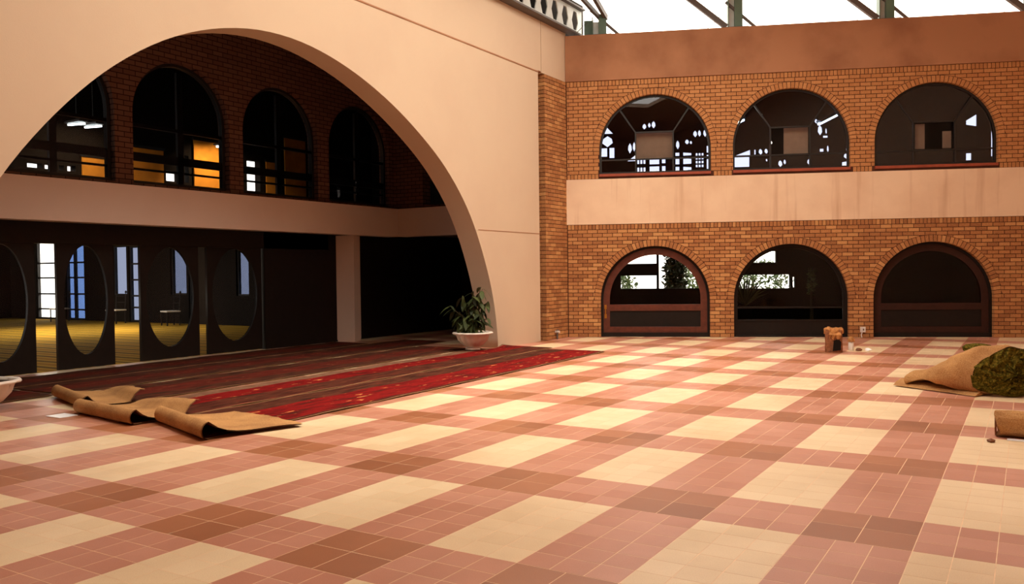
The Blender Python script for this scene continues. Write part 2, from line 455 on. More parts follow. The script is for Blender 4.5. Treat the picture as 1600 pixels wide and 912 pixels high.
# the ground storey outline runs down into the door openings
outer = [(0, 0)]
for c in BC: outer += arch(c, 0, LZC, RO+.004)
outer += [(SW, 0), (SW, ZB), (0, ZB)]
wbl = plate('wall_back_lower', outer, [], TB, -.34, -.009, 'mortar')
struct(wbl, 'ground storey of the tan brick wall with three arched doorways')
bw = Brickwork(TB, 'brick_lower', wbl)
op = [(c, LZC, RO, RR) for c in BC]
for i in range(29): course(bw, 0, SW, i*PC, (i+1)*PC, (i % 2)*.1175, op)
soldier(bw, 0, SW, 29*PC, ZB)
for c in BC: ring(bw, c, LZC, RO, RR)
bw.finish()
UC = (2.05, 5.12, 8.215); US = 3.858; UPC = .0897; UZC = US+6*UPC; UR, URR = 1.288, 1.43
wbu = plate('wall_back_upper', rect(0, SW, ZM, ZT), [arch(c, US-.03, UZC, UR+.004) for c in UC], TB, -.34, -.009, 'mortar')
struct(wbu, 'upper storey of the tan brick wall with three arched windows')
bw = Brickwork(TB, 'brick_upper', wbu)
op = [(c, UZC, UR, URR) for c in UC]
soldier(bw, 0, SW, ZM, US, [(c-UR, c+UR) for c in UC])
for i in range(23): course(bw, 0, SW, US+i*UPC, US+(i+1)*UPC, (i % 2)*.1175+.04, op)
soldier(bw, 0, SW, US+23*UPC, ZT)
for c in UC: ring(bw, c, UZC, UR, URR)
bw.finish()
tb = MB().box(0, 1, 0, 1, 0, 1).v
def fbox(mb, T, a0, a1, b0, b1, d0, d1):
    return mb.add([T(a, b, d) for d in (d0, d1) for b in (b0, b1) for a in (a0, a1)], [(0,2,3,1), (4,5,7,6), (0,1,5,4), (2,6,7,3), (0,4,6,2), (1,3,7,5)])
o = fbox(MB(), TB, -.02, SW, ZB, ZM, -.34, .018).build('trim_1', 'plaster_band'); struct(o, 'pale stained plaster band between the two brick storeys')
o = fbox(MB(), TB, -.02, SW, ZT, ZP, -.34, .03).build('trim_2', 'plaster_brown'); struct(o, 'brown rendered parapet above the upper brick storey')

# upper windows
for i, c in enumerate(UC):
    root = empty('window_%d' % (i+1), TB(c, US, -.12)); struct(root, ['arched window nearest the corner, full of bright broken shapes', 'middle arched window with a lit tube lamp inside', 'darkest arched window, right-hand one of the upper row'][i])
    fo = arch(c, US, UZC, UR-.004); fi = arch(c, US+.045, UZC, UR-.05)
    wf = plate('window_frame', fo, [fi], TB, -.16, -.10, 'steel_dark', root)
    fbox(MB(), TB, c-UR+.003, c+UR-.003, ZM+.055, US-.005, -.30, .03).build('window_sill', 'sill_red', root)
    xl, xr, zt, zc = c-.435, c+.435, 4.19, 4.82
    for nm, a, b in (('transom', (c-UR+.03, zt), (c+UR-.03, zt)), ('mullion', (xl, US+.03), (xl, zc)), ('mullion', (xr, US+.03), (xr, zc)), ('casement_head', (xl, zc), (xr, zc)),
                     ('diagonal_bar', (xl, zc), (c-.80, UZC+.965)), ('diagonal_bar', (xr, zc), (c+.80, UZC+.965))):
        MB().bar(TB(a[0], a[1], -.13), TB(b[0], b[1], -.13), .032, .05, BN).build(nm, 'steel_dark', root)
    P = lambda pl, m='glass_tinted': plate('pane', pl, [], TB, -.134, -.128, m, wf)
    g = .004; R = UR-.052; lo = US+.05
    P(rect(c-R, xl-.018, lo, zt-.018)); P(rect(xl+.018, xr-.018, lo, zt-.018)); P(rect(xr+.018, c+R, lo, zt-.018))
    P(rect(xl+.018, xr-.018, zt+.018, zc-.018), 'glass_clear')
    def arc(a0, a1, n=10): return [(c-R*math.cos(math.radians(a0+(a1-a0)*k/n)), UZC+R*math.sin(math.radians(a0+(a1-a0)*k/n))) for k in range(n+1)]
    P([(xl-.018, zt+.018), (c-R, zt+.018)]+arc(0, 49)+[(xl-.018, zc)])
    P([(xl, zc+.02)]+arc(52, 128, 14)+[(xr, zc+.02)])
    P([(xr+.018, zc)]+arc(131, 180)+[(c+R, zt+.018), (xr+.018, zt+.018)])

# doors
dl = ['arched red-timber door with brass handle nearest the corner', 'middle arched door, unlit, with plants seen through it', 'darkest arched door, right-hand one beside the carpet bundle']
for i, c in enumerate(BC):
    root = empty('door_%d' % (i+1), TB(c, 0, -.12)); struct(root, dl[i])
    wm = ('wood_red', 'wood_dark', 'wood_brown')[i]
    plate('door_frame', arch(c, 0, LZC, RO+.003), [arch(c, .1 if i != 1 else .03, LZC, RO-.055)], TB, -.30, -.13, 'wood_dark', root)
    ri = 1.06 if i != 1 else 1.17; ro = RO-.05
    zb = .236 if i != 1 else .09
    leaf = plate('door_leaf', arch(c, .10 if i != 1 else .035, LZC, ro), [arch(c, zb, LZC, ri)], TB, -.22, -.17, wm, root)
    if i != 1:
        fbox(MB(), TB, c-ro+.02, c+ro-.02, .0, .098, -.24, -.14).build('threshold', wm, root)
        fbox(MB(), TB, c-ri, c+ri, .615, .765, -.22, -.165).build('mid_rail', wm, root)
        fbox(MB(), TB, c-ri, c+ri, .238, .613, -.205, -.19).build('kick_panel', 'wood_dark', root)
    else:
        fbox(MB(), TB, c-ri, c+ri, .36, .40, -.22, -.17).build('mid_rail', wm, root)
        fbox(MB(), TB, c-ri, c+ri, .66, .70, -.22, -.17).build('mid_rail', wm, root)
        fbox(MB(), TB, c-ri, c+ri, .09, .36, -.205, -.19).build('kick_panel', 'wood_dark', root)
    plate('pane', arch(c, .70 if i == 1 else .767, LZC, ri-.003), [], TB, -.2, -.195, 'glass_clear', root)
    if i == 0:
        h = MB(); x = c-ro+.055
        h.tube([TB(x, .5, -.15), TB(x, .52, -.12), TB(x, .6, -.115), TB(x, .68, -.12), TB(x, .70, -.15)], .012, 8)
        fbox(h, TB, x-.025, x+.025, .44, .54, -.17, -.155); fbox(h, TB, x-.025, x+.025, .66, .76, -.17, -.155)
        h.build('door_handle', 'brass', leaf)

# rooms behind the back wall: corridor with garden windows below, office above
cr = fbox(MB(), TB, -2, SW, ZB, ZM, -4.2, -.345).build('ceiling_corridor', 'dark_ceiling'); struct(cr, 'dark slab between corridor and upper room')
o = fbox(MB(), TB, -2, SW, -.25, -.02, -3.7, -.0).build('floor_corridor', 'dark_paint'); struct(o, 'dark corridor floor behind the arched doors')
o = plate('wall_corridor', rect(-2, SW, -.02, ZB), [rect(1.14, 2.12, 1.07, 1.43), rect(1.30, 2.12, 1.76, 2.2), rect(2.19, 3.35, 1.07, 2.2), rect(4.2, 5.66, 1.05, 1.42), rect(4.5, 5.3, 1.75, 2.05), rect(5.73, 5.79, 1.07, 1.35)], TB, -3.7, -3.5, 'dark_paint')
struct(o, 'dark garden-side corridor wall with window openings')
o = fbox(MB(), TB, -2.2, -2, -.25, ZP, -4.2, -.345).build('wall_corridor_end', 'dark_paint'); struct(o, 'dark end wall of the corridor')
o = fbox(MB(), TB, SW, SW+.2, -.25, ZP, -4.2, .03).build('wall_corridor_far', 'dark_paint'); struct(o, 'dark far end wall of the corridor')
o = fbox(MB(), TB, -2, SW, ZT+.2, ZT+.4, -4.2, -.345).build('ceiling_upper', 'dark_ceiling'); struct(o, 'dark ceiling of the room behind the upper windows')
hs = []
def hexa(s, z, w, h): hs.append([(s-w/2, z-h*.15), (s, z-h/2), (s+w/2, z-h*.15), (s+w*.4, z+h*.25), (s, z+h/2), (s-w*.4, z+h*.25)])
def quad(s0, s1, z0, z1, sl=0): hs.append([(s0, z0), (s1, z0+sl*.3), (s1, z1-sl), (s0, z1)])
hexa(.85, 5.0, .28, .3); hs.append([(.66, 5.2), (1.0, 5.2), (.8, 5.42)]); quad(.66, .84, 4.6, 4.83); quad(.9, 1.03, 4.56, 4.835)
hexa(1.44, 4.80, .1, .28); hexa(1.55, 4.84, .07, .26); hs.append([(1.36, 4.46), (1.58, 4.46), (1.58, 4.62)]); hexa(1.82, 5.36, .1, .16); hexa(1.95, 5.39, .07, .14); hexa(2.06, 5.4, .1, .2)
for z0 in (4.18, 4.38): quad(1.63, 1.68, z0, z0+.11); quad(1.71, 1.76, z0, z0+.11); quad(1.79, 1.84, z0, z0+.11); quad(1.95, 2.2, z0-.02, z0+.13); quad(2.27, 2.36, z0, z0+.13)
hexa(2.68, 4.85, .09, .24); hexa(2.92, 4.92, .1, .14); hexa(3.02, 4.9, .06, .1); hexa(3.13, 5.12, .1, .18); hexa(3.24, 5.13, .08, .18); hexa(3.38, 5.13, .09, .2); hexa(3.48, 5.16, .08, .2)
for z0, h in ((4.18, .1), (4.34, .16), (4.56, .09)): quad(2.62, 2.72, z0, z0+h); quad(2.82, 3.03, z0, z0+h, .02)
for a in range(3):
    for b in range(4): quad(3.14+a*.075, 3.19+a*.075, 4.25+b*.1, 4.32+b*.1)
quad(3.42, 3.53, 4.2, 4.46); quad(3.42, 3.53, 4.53, 4.57); quad(3.42, 3.53, 4.62, 4.8)
quad(4.12, 4.5, 4.22, 4.48); hs.append([(4.14, 4.52), (4.52, 4.52), (4.52, 4.66)]); quad(4.62, 4.66, 4.53, 4.66)
hexa(4.78, 4.6, .1, .16); hexa(4.92, 4.61, .09, .14); hexa(5.05, 4.83, .05, .09); hexa(4.93, 4.38, .05, .08); hexa(5.27, 4.28, .11, .18); hexa(5.38, 4.32, .07, .14); hexa(5.98, 4.3, .1, .16)
hexa(6.16, 5.33, .09, .13); hexa(6.25, 5.1, .12, .28); hexa(6.4, 5.07, .05, .18); quad(6.32, 6.44, 4.9, 4.96); quad(6.24, 6.34, 4.55, 4.63); hexa(6.44, 4.62, .06, .2)
hexa(7.0, 4.84, .12, .26); hexa(7.13, 4.86, .06, .24); quad(6.88, 7.15, 4.56, 4.62, -.05); hexa(6.88, 4.42, .12, .14); hexa(7.08, 4.42, .09, .1); quad(6.78, 7.13, 4.18, 4.27, -.05)
quad(9.72, 9.98, 5.1, 5.2, -.16); quad(9.72, 9.86, 4.22, 4.4); quad(10.3, 10.42, 4.3, 5.0)
keep = []
for h in hs:
    b = (min(p[0] for p in h), max(p[0] for p in h), min(p[1] for p in h), max(p[1] for p in h))
    if all(b[1]+.006 < k[0] or b[0]-.006 > k[1] or b[3]+.006 < k[2] or b[2]-.006 > k[3] for k, _ in keep): keep.append((b, h))
hs = [h for _, h in keep]
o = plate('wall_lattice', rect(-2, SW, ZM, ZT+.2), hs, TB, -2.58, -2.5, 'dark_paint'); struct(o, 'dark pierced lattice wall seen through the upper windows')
def reflected_patch(s0, s1, z0, z1, d, lab, m='reflected_wall'):  # brown panel imitating the wall's reflection in an open casement
    t = fbox(MB(), TB, s0, s1, z0, z1, d-.03, d).build('reflection_panel', m); tag(t, lab, 'reflected_patch', 'imitated reflections behind the upper windows'); return t
reflected_patch(1.63, 2.50, 4.22, 4.86, -.25, 'brown panel imitating a reflection in the middle light of the arched window nearest the corner')
reflected_patch(5.0, 5.54, 4.22, 4.82, -.25, 'brown panel imitating a reflection in the middle light of the centre arched window')
reflected_patch(7.86, 8.06, 4.24, 4.8, -.25, 'narrow brown panel imitating a reflection in the middle light of the darkest upper window, left one')
reflected_patch(8.44, 8.62, 4.24, 4.62, -.25, 'narrow brown panel imitating a reflection in the middle light of the darkest upper window, right one')
def tube_lamp(s, z, d, rz, label):
    root = empty('tube_lamp', TB(s, z, d)); tag(root, label, 'lamp', 'tube lamps behind the upper windows')
    a = TB(s-.30*math.cos(rz), z-.17, d+.35); b = TB(s+.30*math.cos(rz), z+.17, d-.35)
    MB().tube([a, b], .035, 10).build('tube', 'tube_light', root)
    MB().bar(a+Vector((0, 0, .06)), b+Vector((0, 0, .06)), .12, .05).build('housing', 'steel_pale', root)
    for e in (a, b): MB().tube([e+Vector((0,0,.06)), Vector((e.x, e.y, ZT+.2))], .006, 6).build('hanger', 'steel_dark', root)
tube_lamp(6.25, 5.2, -1.5, 0, 'lit fluorescent tube at the right of the middle arched window')
tube_lamp(3.98, 5.15, -1.5, 0, 'lit fluorescent tube at the left edge of the middle arched window')

# ---------------------------------------------------------------- arch wall (left)
AY, AZ = 4.2, -.36
meas = [(-.196, 2.688), (-.057, 2.86), (.341, 3.349), (.888, 3.903), (1.487, 4.364), (2.245, 4.762), (2.659, 4.92), (3.327, 5.063), (4.193, 5.077), (5.167, 4.899), (6.107, 4.567), (6.977, 4.132), (7.939, 3.48), (8.673, 2.708), (9.112, 1.894), (9.498, .977), (9.624, .043)]
pol = sorted((math.atan2(z-AZ, y-AY), math.hypot(z-AZ, y-AY)) for y, z in meas)
def radius(th):
    s = wsum = 0
    for t, r in pol:
        k = math.exp(-((t-th)/.16)**2); s += k*r; wsum += k
    base = s/wsum if wsum > 1e-6 else 5.4
    return base
th0 = math.asin((0-AZ)/5.44)
prof = []
for k in range(81):
    th = th0+(math.pi-2*th0)*k/80; r = radius(th) if th < 2.6 else 5.35; prof.append((AY+r*math.cos(th), max(0, AZ+r*math.sin(th))))
prof[0] = (prof[0][0], 0); prof[-1] = (prof[-1][0], 0)
YE = 11.418
wl = plate('wall_left', [(-9, 0)]+prof[::-1]+[(YE, 0), (YE, 6.075), (11.55, 6.075), (11.55, 7.2), (-9, 7.2)], [], TL, -.48, 0, 'plaster_cream')
struct(wl, 'cream plaster wall pierced by one wide round arch')
o = MB().box(XW-.48, XW-.0, 11.575, 12.76, 6.052, 7.2).build('trim_3', 'plaster_cream'); struct(o, 'cream plaster above the brick pier in the corner')
o = MB().box(XW-.05, XW-.012, 11.55, 11.575, 6.06, 7.2).build('trim_4', 'plaster_brown'); struct(o, 'vertical recessed joint in the plaster beside the corner')
o = MB().box(XW, XW+.012, -9, YE, 6.03, 6.055).build('trim_5', 'plaster_brown'); struct(o, 'thin drip bead along the top of the arch wall, its brown painted as a shadow line')  # brown stands in for the shadow line of the groove
o = MB().box(XW, XW+.006, 8.95, YE, 2.415, 2.427).build('trim_6', 'plaster_brown'); struct(o, 'thin brown strip painted as a shadow line across the plaster right of the arch')  # raised strip, brown colour imitating the groove's shadow line
# brick pier in the corner
PX, PY = -6.425, 11.70
def TP(a, z, d): return Vector((PX+d, PY+a, z))
wp = MB().box(PX-.5, PX-.009, PY+.009, 12.95, 0, 6.05).build('wall_corner', 'mortar'); struct(wp, 'narrow tan brick return wall in the corner beside the arch wall')
bw = Brickwork(TP, 'brick_lower', wp)
nc = 68; pc = 6.05/nc
for i in range(nc): course(bw, 0, 1.04, i*pc, (i+1)*pc, (i % 2)*.1175, [])
def TP2(a, z, d): return Vector((PX-.002+a, PY-d, z))
bw.finish()
bw = Brickwork(TP2, 'brick_lower', wp, .0); bw.items = []
mb = MB()
for i in range(nc): bw.geo(mb, rect(-.24 if i % 2 else -.12, -.003, i*pc+G/2, (i+1)*pc-G/2), .04); bw.geo(mb, rect(-.45, -.25 if i % 2 else -.13, i*pc+G/2, (i+1)*pc-G/2), .04)
tag(link('brick_field', mb.mesh('brick_field', 'brick_lower'), wp), kind='stuff')

# ---------------------------------------------------------------- hall behind the arch
def sbox(name, m, b, label): o = MB().box(*b).build(name, m); struct(o, label); return o
GX = -10.05
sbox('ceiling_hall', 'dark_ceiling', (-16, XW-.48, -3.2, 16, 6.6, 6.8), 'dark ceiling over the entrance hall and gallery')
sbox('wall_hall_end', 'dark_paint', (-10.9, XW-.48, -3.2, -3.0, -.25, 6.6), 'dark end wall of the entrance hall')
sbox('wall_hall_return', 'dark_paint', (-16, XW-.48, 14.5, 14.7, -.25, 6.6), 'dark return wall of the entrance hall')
o = MB(); o.box(GX-.35, GX, -3, 10.9, 2.45, 3.12); o = o.build('trim_7', 'plaster_dim'); struct(o, 'plaster gallery band across the hall behind the arch')
o = MB().box(GX, XW-.48, 10.87, 11.2, 2.45, 3.12).build('trim_8', 'plaster_dim'); struct(o, 'plaster gallery band returning towards the arch wall')
sbox('floor_gallery', 'soffit_grey', (-16, GX-.35, -3, 14.5, 2.55, 3.10), 'gallery slab above the timber screen')
sbox('floor_gallery_return', 'soffit_grey', (GX-.34, XW-.49, 11.2, 14.5, 2.55, 3.10), 'side gallery slab beyond the hall')
def TG(y, z, d): return Vector((-10.30+d, y, z))
gc = (.23, 2.63, 5.03, 7.43, 9.83); GR = 1.03; GZ = 4.42
wg = plate('wall_gallery', rect(-3, 11.05, 3.12, 6.6), [arch(c, 3.19, GZ, GR, 28) for c in gc], TG, -.3, 0, 'arcade_brick'); struct(wg, 'brick gallery arcade with round-headed windows behind the arch')
def TG2(x, z, d): return Vector((x, 11.05-d, z))
o = plate('wall_gallery_return', rect(-10.3, XW-.49, 3.12, 6.6), [arch(-8.4, 3.19, GZ, GR, 28)], TG2, -.3, 0, 'arcade_brick'); struct(o, 'brick gallery wall returning to the arch wall')
glab = ['gallery window cut off by the left side of the arch', 'gallery window with bright slots left of the first brick pier', 'gallery window with amber panels between the first two brick piers', 'gallery window with pale brick seen through its left side', 'dark gallery window farthest right along the gallery']
for i, c in enumerate(gc):
    root = empty('window_%d' % (i+4), TG(c, 3.19, -.2)); struct(root, glab[i])
    plate('window_frame', arch(c, 3.19, GZ, GR-.003, 28), [arch(c, 3.25, GZ, GR-.06, 28)], TG, -.22, -.12, 'steel_dark', root)
    for nm, b in (('transom', (c-.97, c+.97, 3.60, 3.75)), ('rail', (c-.97, c+.97, 3.44, 3.475)), ('mullion', (c-.02, c+.1, 3.25, 5.3)), ('head_rail', (c-.97, c+.97, 4.2, 4.26))):
        fbox(MB(), TG, *b, -.2, -.14).build(nm, 'steel_dark', root)
    plate('pane', arch(c, 3.252, GZ, GR-.062, 28), [], TG, -.135, -.13, 'glass_door', root)
# gallery room
hg = [rect(4.2, 4.5, 3.76, 3.86), rect(4.55, 4.8, 3.76, 3.86), rect(4.84, 4.95, 3.76, 3.86), rect(5.02, 5.2, 3.76, 3.88), rect(9.72, 10.15, 3.72, 4.5), rect(7.36, 7.72, 3.76, 4.0), rect(5.95, 6.05, 3.8, 4.1), rect(7.86, 7.98, 3.76, 4.4)]
def TG3(y, z, d): return Vector((-14+d, y, z))
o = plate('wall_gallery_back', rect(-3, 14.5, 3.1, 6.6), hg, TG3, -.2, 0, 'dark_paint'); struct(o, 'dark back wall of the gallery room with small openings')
for (y0, y1, z0, z1, lab) in [(6.45, 7.25, 3.2, 4.42, 'amber panel at the left of the gallery, seen between the first two piers'), (8.08, 9.15, 3.2, 4.78, 'brightest amber panel, right half of the window between the first two piers'), (10.3, 10.75, 3.2, 4.5, 'narrow amber panel behind the window right of the second pier'), (10.95, 11.7, 3.2, 5.2, 'tall dim amber panel behind the window right of the second pier'), (5.3, 5.85, 3.3, 4.08, 'small amber panel left of the first gallery pier')]:
    t = empty('amber_panel', (-13.9, (y0+y1)/2, z0)); tag(t, lab, 'panel', 'amber panels in the gallery')
    MB().box(-13.96, -13.93, y0, y1, z0, z1).build('cloth', 'amber_cloth', t); MB().box(-13.97, -13.90, y0-.03, y1+.03, z1, z1+.06).build('rail', 'steel_dark', t)
for k, (y, lab) in enumerate([(4.7, 'lit tube lamp on the gallery ceiling, left one'), (5.05, 'lit tube lamp on the gallery ceiling, right one'), (8.3, 'tube lamp of the gallery above the amber panels')]):
    t = empty('gallery_lamp', (-13.2, y, 4.75)); tag(t, lab, 'lamp', 'gallery tube lamps')
    MB().tube([(-13.4, y, 4.6), (-13.0, y+.1, 4.6)], .02, 8).build('tube', 'tube_light', t); MB().box(-13.45, -12.95, y-.05, y+.15, 4.63, 4.67).build('housing', 'steel_grey', t)
    MB().tube([(-13.2, y+.05, 4.67), (-13.2, y+.05, 6.6)], .01, 6).build('hanger', 'steel_dark', t)
    ld = bpy.data.lights.new('gallery_glow', 'SPOT'); lo = bpy.data.objects.new('gallery_glow', ld); COL.objects.link(lo); lo.parent = t
    ld.energy = 190 if k == 2 else 60; ld.color = (1, .72, .4); ld.spot_size = math.radians(120); ld.spot_blend = .6; ld.shadow_soft_size = .1
    lo.location = (.3, .05, -.2); lo.rotation_euler = Vector((-.6, .15, -.55)).to_track_quat('-Z', 'Y').to_euler()

# column under the gallery
t = empty('column', (-10.62, 9.72, 0), math.radians(22.5)); tag(t, 'plain square plaster column under the gallery band', 'column')
cm = MB(); cm.box(-.215, .215, -.215, .215, .04, 2.45); cm.build('shaft', 'plaster_dim', t); MB().box(-.205, .205, -.205, .205, 0, .04).build('base', 'plaster_dim', t)

# timber screen with oval lights
sbox('wall_screen_head', 'wood_dark', (-10.95, -10.75, -3, 9.2, 2.12, 2.55), 'dark timber head beam above the oval-light door leaves')
sbox('wall_screen_side', 'wood_dark', (-10.95, -10.75, 7.3, 14.5, 0, 2.55), 'dark timber panelling right of the door leaves')
sbox('wall_screen_near', 'wood_dark', (-10.95, -10.75, -3, .3, 0, 2.12), 'dark timber panelling at the near end of the screen')
def TS(y, z, d): return Vector((-10.82+d, y, z))
for y0, y1, lab in [(.35, 1.4, 'dark door leaf with oval light at the left edge of the photograph, outer one'), (1.45, 2.52, 'dark door leaf with oval light just left of the open gap to the hall'), (2.88, 3.9, 'dark door leaf with oval light showing the bright blue window'), (4.42, 5.68, 'dark door leaf with oval light second from the column side'), (5.88, 7.25, 'dark door leaf with oval light nearest the column')]:
    t = empty('door_leaf', (-10.82, (y0+y1)/2, 0)); tag(t, lab, 'door', 'oval-light door leaves of the hall screen')
    c = (y0+y1)/2; a = (y1-y0)/2-.115
    ov = [(c+a*math.cos(2*math.pi*k/40), 1.17+.93*math.sin(2*math.pi*k/40)) for k in range(40)]
    lf = plate('leaf', rect(y0, y1, .02, 2.12), [ov], TS, -.03, .03, 'wood_dark', t)
    plate('oval_pane', [(c+(p[0]-c)*.995, 1.17+(p[1]-1.17)*.995) for p in ov], [], TS, -.004, .004, 'glass_door', lf)
# prayer hall beyond
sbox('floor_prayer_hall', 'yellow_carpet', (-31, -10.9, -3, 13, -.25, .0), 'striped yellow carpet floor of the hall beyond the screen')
o = plate('ceiling_prayer_hall', rect(-31, -16, -3, 13), [rect(-23, -18, 6.5, 10.5)], lambda a, b, d: Vector((a, b, d)), 3.0, 3.2, 'dark_ceiling'); struct(o, 'dark ceiling with an added unseen opening that lights the far hall')  # unseen opening added so that sky light reaches the carpet
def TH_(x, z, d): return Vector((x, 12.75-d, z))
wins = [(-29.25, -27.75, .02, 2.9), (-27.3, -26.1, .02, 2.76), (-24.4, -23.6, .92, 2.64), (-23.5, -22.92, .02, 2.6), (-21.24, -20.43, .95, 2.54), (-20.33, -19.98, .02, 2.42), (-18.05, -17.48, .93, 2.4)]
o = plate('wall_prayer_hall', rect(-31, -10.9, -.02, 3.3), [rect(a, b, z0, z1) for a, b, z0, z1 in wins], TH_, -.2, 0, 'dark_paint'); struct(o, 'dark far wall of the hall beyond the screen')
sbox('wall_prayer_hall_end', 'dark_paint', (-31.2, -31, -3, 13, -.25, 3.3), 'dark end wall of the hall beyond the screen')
wlb = ['tall white-bright window of the far hall, leftmost', 'tall blue window of the far hall behind the oval light', 'frosted window over a dark dado, left one', 'narrow barred window right of the left frosted window', 'frosted blue window behind the oval light', 'narrow barred window behind the oval light', 'frosted window farthest right in the far hall']
for i, (a, b, z0, z1) in enumerate(wins):
    root = empty('window_%d' % (i+9), TH_((a+b)/2, z0, -.1)); struct(root, wlb[i])
    plate('window_frame', rect(a, b, z0, z1), [rect(a+.05, b-.05, z0+.05, z1-.05)], TH_, -.14, -.06, 'steel_dark', root)
    if i in (0, 1, 3, 5):
        for zz in ([.38, .95, 1.55, 2.1] if i != 3 else [.5, .9, 1.45, 2.0]): fbox(MB(), TH_, a+.05, b-.05, zz-.03, zz+.03, -.13, -.07).build('glazing_bar', 'steel_dark', root)
        if i == 1: fbox(MB(), TH_, a+.45, a+.6, z0, z1, -.13, -.07).build('mullion', 'steel_dark', root)
    fbox(MB(), TH_, a+.05, b-.05, z0+.05, z1-.05, -.105, -.1).build('pane', 'glass_clear' if i == 0 else ('glass_blue' if i == 1 else 'glass_frosted'), root)
# chairs by the windows of the hall
def chair(x, y, rz, label):
    t = empty('wooden_chair', (x, y, 0), rz); tag(t, label, 'chair', 'chairs by the far windows')
    for sx in (-.2, .2):
        MB().tube([(sx, -.2, 0), (sx, -.2, .43)], .022, 6).build('leg', 'wood_dark', t)
        m = MB(); m.tube([(sx, .2, 0), (sx, .2, .45), (sx, .24, 1.0)], .022, 6); m.lathe([(0, 0), (.03, .02), (.035, .05), (.015, .09), (0, .1)], 8, (sx, .24, 1.0)); m.build('back_post', 'wood_dark', t)
    MB().box(-.23, .23, -.23, .22, .43, .47).build('seat', 'cushion', t)
    for z in (.7, .9): MB().bar((-.2, .225, z), (.2, .225, z), .05, .02).build('back_rail', 'wood_dark', t)
chair(-26.4, 12.0, .3, 'dark chair with pale seat before the blue window')
chair(-23.1, 12.0, .2, 'dark chair with pale seat before the narrow barred window')
chair(-20.25, 12.0, -.2, 'dark chair with pale seat seen in the right-hand oval light')

# ---------------------------------------------------------------- rest of the courtyard (out of frame), added shade slab and roof steel
sbox('wall_right', 'wall_outer', (5.0, 5.3, -9, 17.9, -.25, 8.3), 'plaster wall closing the courtyard on the right')
sbox('wall_front', 'wall_outer', (XW-.48, 5.3, -9.3, -9, -.25, 8.3), 'plaster wall closing the courtyard behind the viewer')
o = plate('ceiling_shade_slab', [(XW-.5, -9.3), (5.3, -9.3), (5.3, 17.3), (XW-.5, 12.6)], [rect(-4.6, 1.2, -.5, 11.3)], lambda a, b, d: Vector((a, b, d)), 8.3, 8.45, 'wall_outer'); struct(o, 'added flat slab blocking sky light around a wide open hole')  # unseen slab added to cut sky light; its hole shapes the light
t = empty('castellated_beam', (XW+.12, 2, 7.2)); tag(t, 'grey-green steel beam with a row of hexagonal holes above the arch wall', 'beam')
def TC(y, z, d): return Vector((XW+.12+d, y, z))
hx = []
y = 13.0
while y > 4:
    hx.append([(y-.075, 7.32), (y+.075, 7.32), (y+.16, 7.53), (y+.075, 7.76), (y-.075, 7.76), (y-.16, 7.53)]); y -= .5
plate('web', rect(3.6, 13.35, 7.24, 7.84), hx, TC, -.012, .012, 'steel_pale', t)
MB().box(XW-.0, XW+.24, 3.6, 13.35, 7.2, 7.24).build('bottom_flange', 'steel_grey', t)
MB().box(XW-.0, XW+.24, 3.6, 13.35, 7.84, 7.88).build('top_flange', 'steel_grey', t)
sbox('trim_9', 'dark_paint', (XW-.5, XW-.3, -9, 14.3, 7.2, 8.3), 'dark roof upstand behind the castellated beam')
for k, s in enumerate((.78, 3.90, 7.20, 10.28)):
    lab = ['green steel roof post standing on the parapet at the corner', 'green steel roof post above the middle upper window', 'green steel roof post above the right-hand upper window', 'green steel roof post on the parapet beyond the right-hand window'][k]
    t = empty('roof_post', TB(s, ZP, -.15)); tag(t, lab, 'post', 'steel roof posts on the parapet')
    h = .50 if k == 0 else 1.3
    fbox(MB(), TB, s-.01, s+.17, ZP, ZP+h, -.28, -.06).build('shaft', 'steel_green', t)
    fbox(MB(), TB, s-.16, s-.14, ZP, ZP+h*.85, -.30, -.02).build('side_plate', 'steel_green', t)
    fbox(MB(), TB, s-.14, s-.01, ZP, ZP+h*.7, -.2, -.17).build('web_plate', 'steel_pale', t)
    fbox(MB(), TB, s-.3, s+.3, ZP, ZP+.02, -.32, .0).build('base_plate', 'steel_grey', t)
    if k == 0: fbox(MB(), TB, s-.36, s-.16, ZP, ZP+.40, -.26, -.2).build('gusset_plate', 'steel_green', t)
    if k: MB().bar(TB(s-.2, ZP+.03, -.05), TB(s-1.75, ZP+1.33, -.05), .10, .12).build('strut', 'steel_grey', t)
    MB().bar(TB(s+.46, ZP+.01, -.12), TB(s-.2, ZP+.62, -.12), .05, .06).build('brace', 'steel_grey', t)
    MB().tube([TB(s-.66, ZP, -.15), TB(s-.28, ZP+.35, -.15)], .008, 6).build('tie_rod', 'steel_grey', t)
t = empty('roof_rafter', TB(.6, 7.5, -.3)); tag(t, 'sloping grey steel rafter meeting the corner roof post', 'rafter')
MB().bar(TB(.95, 7.55, -.15), TB(.95, 7.55, -.15)+Vector((.6, -6, 1.9)), .08, .12).build('rail', 'steel_grey', t)
MB().bar(TB(.80, 7.56, -.15), TB(.80, 7.56, -.15)+Vector((-.1, -3.6, .95)), .07, .10).build('rail', 'steel_grey', t)

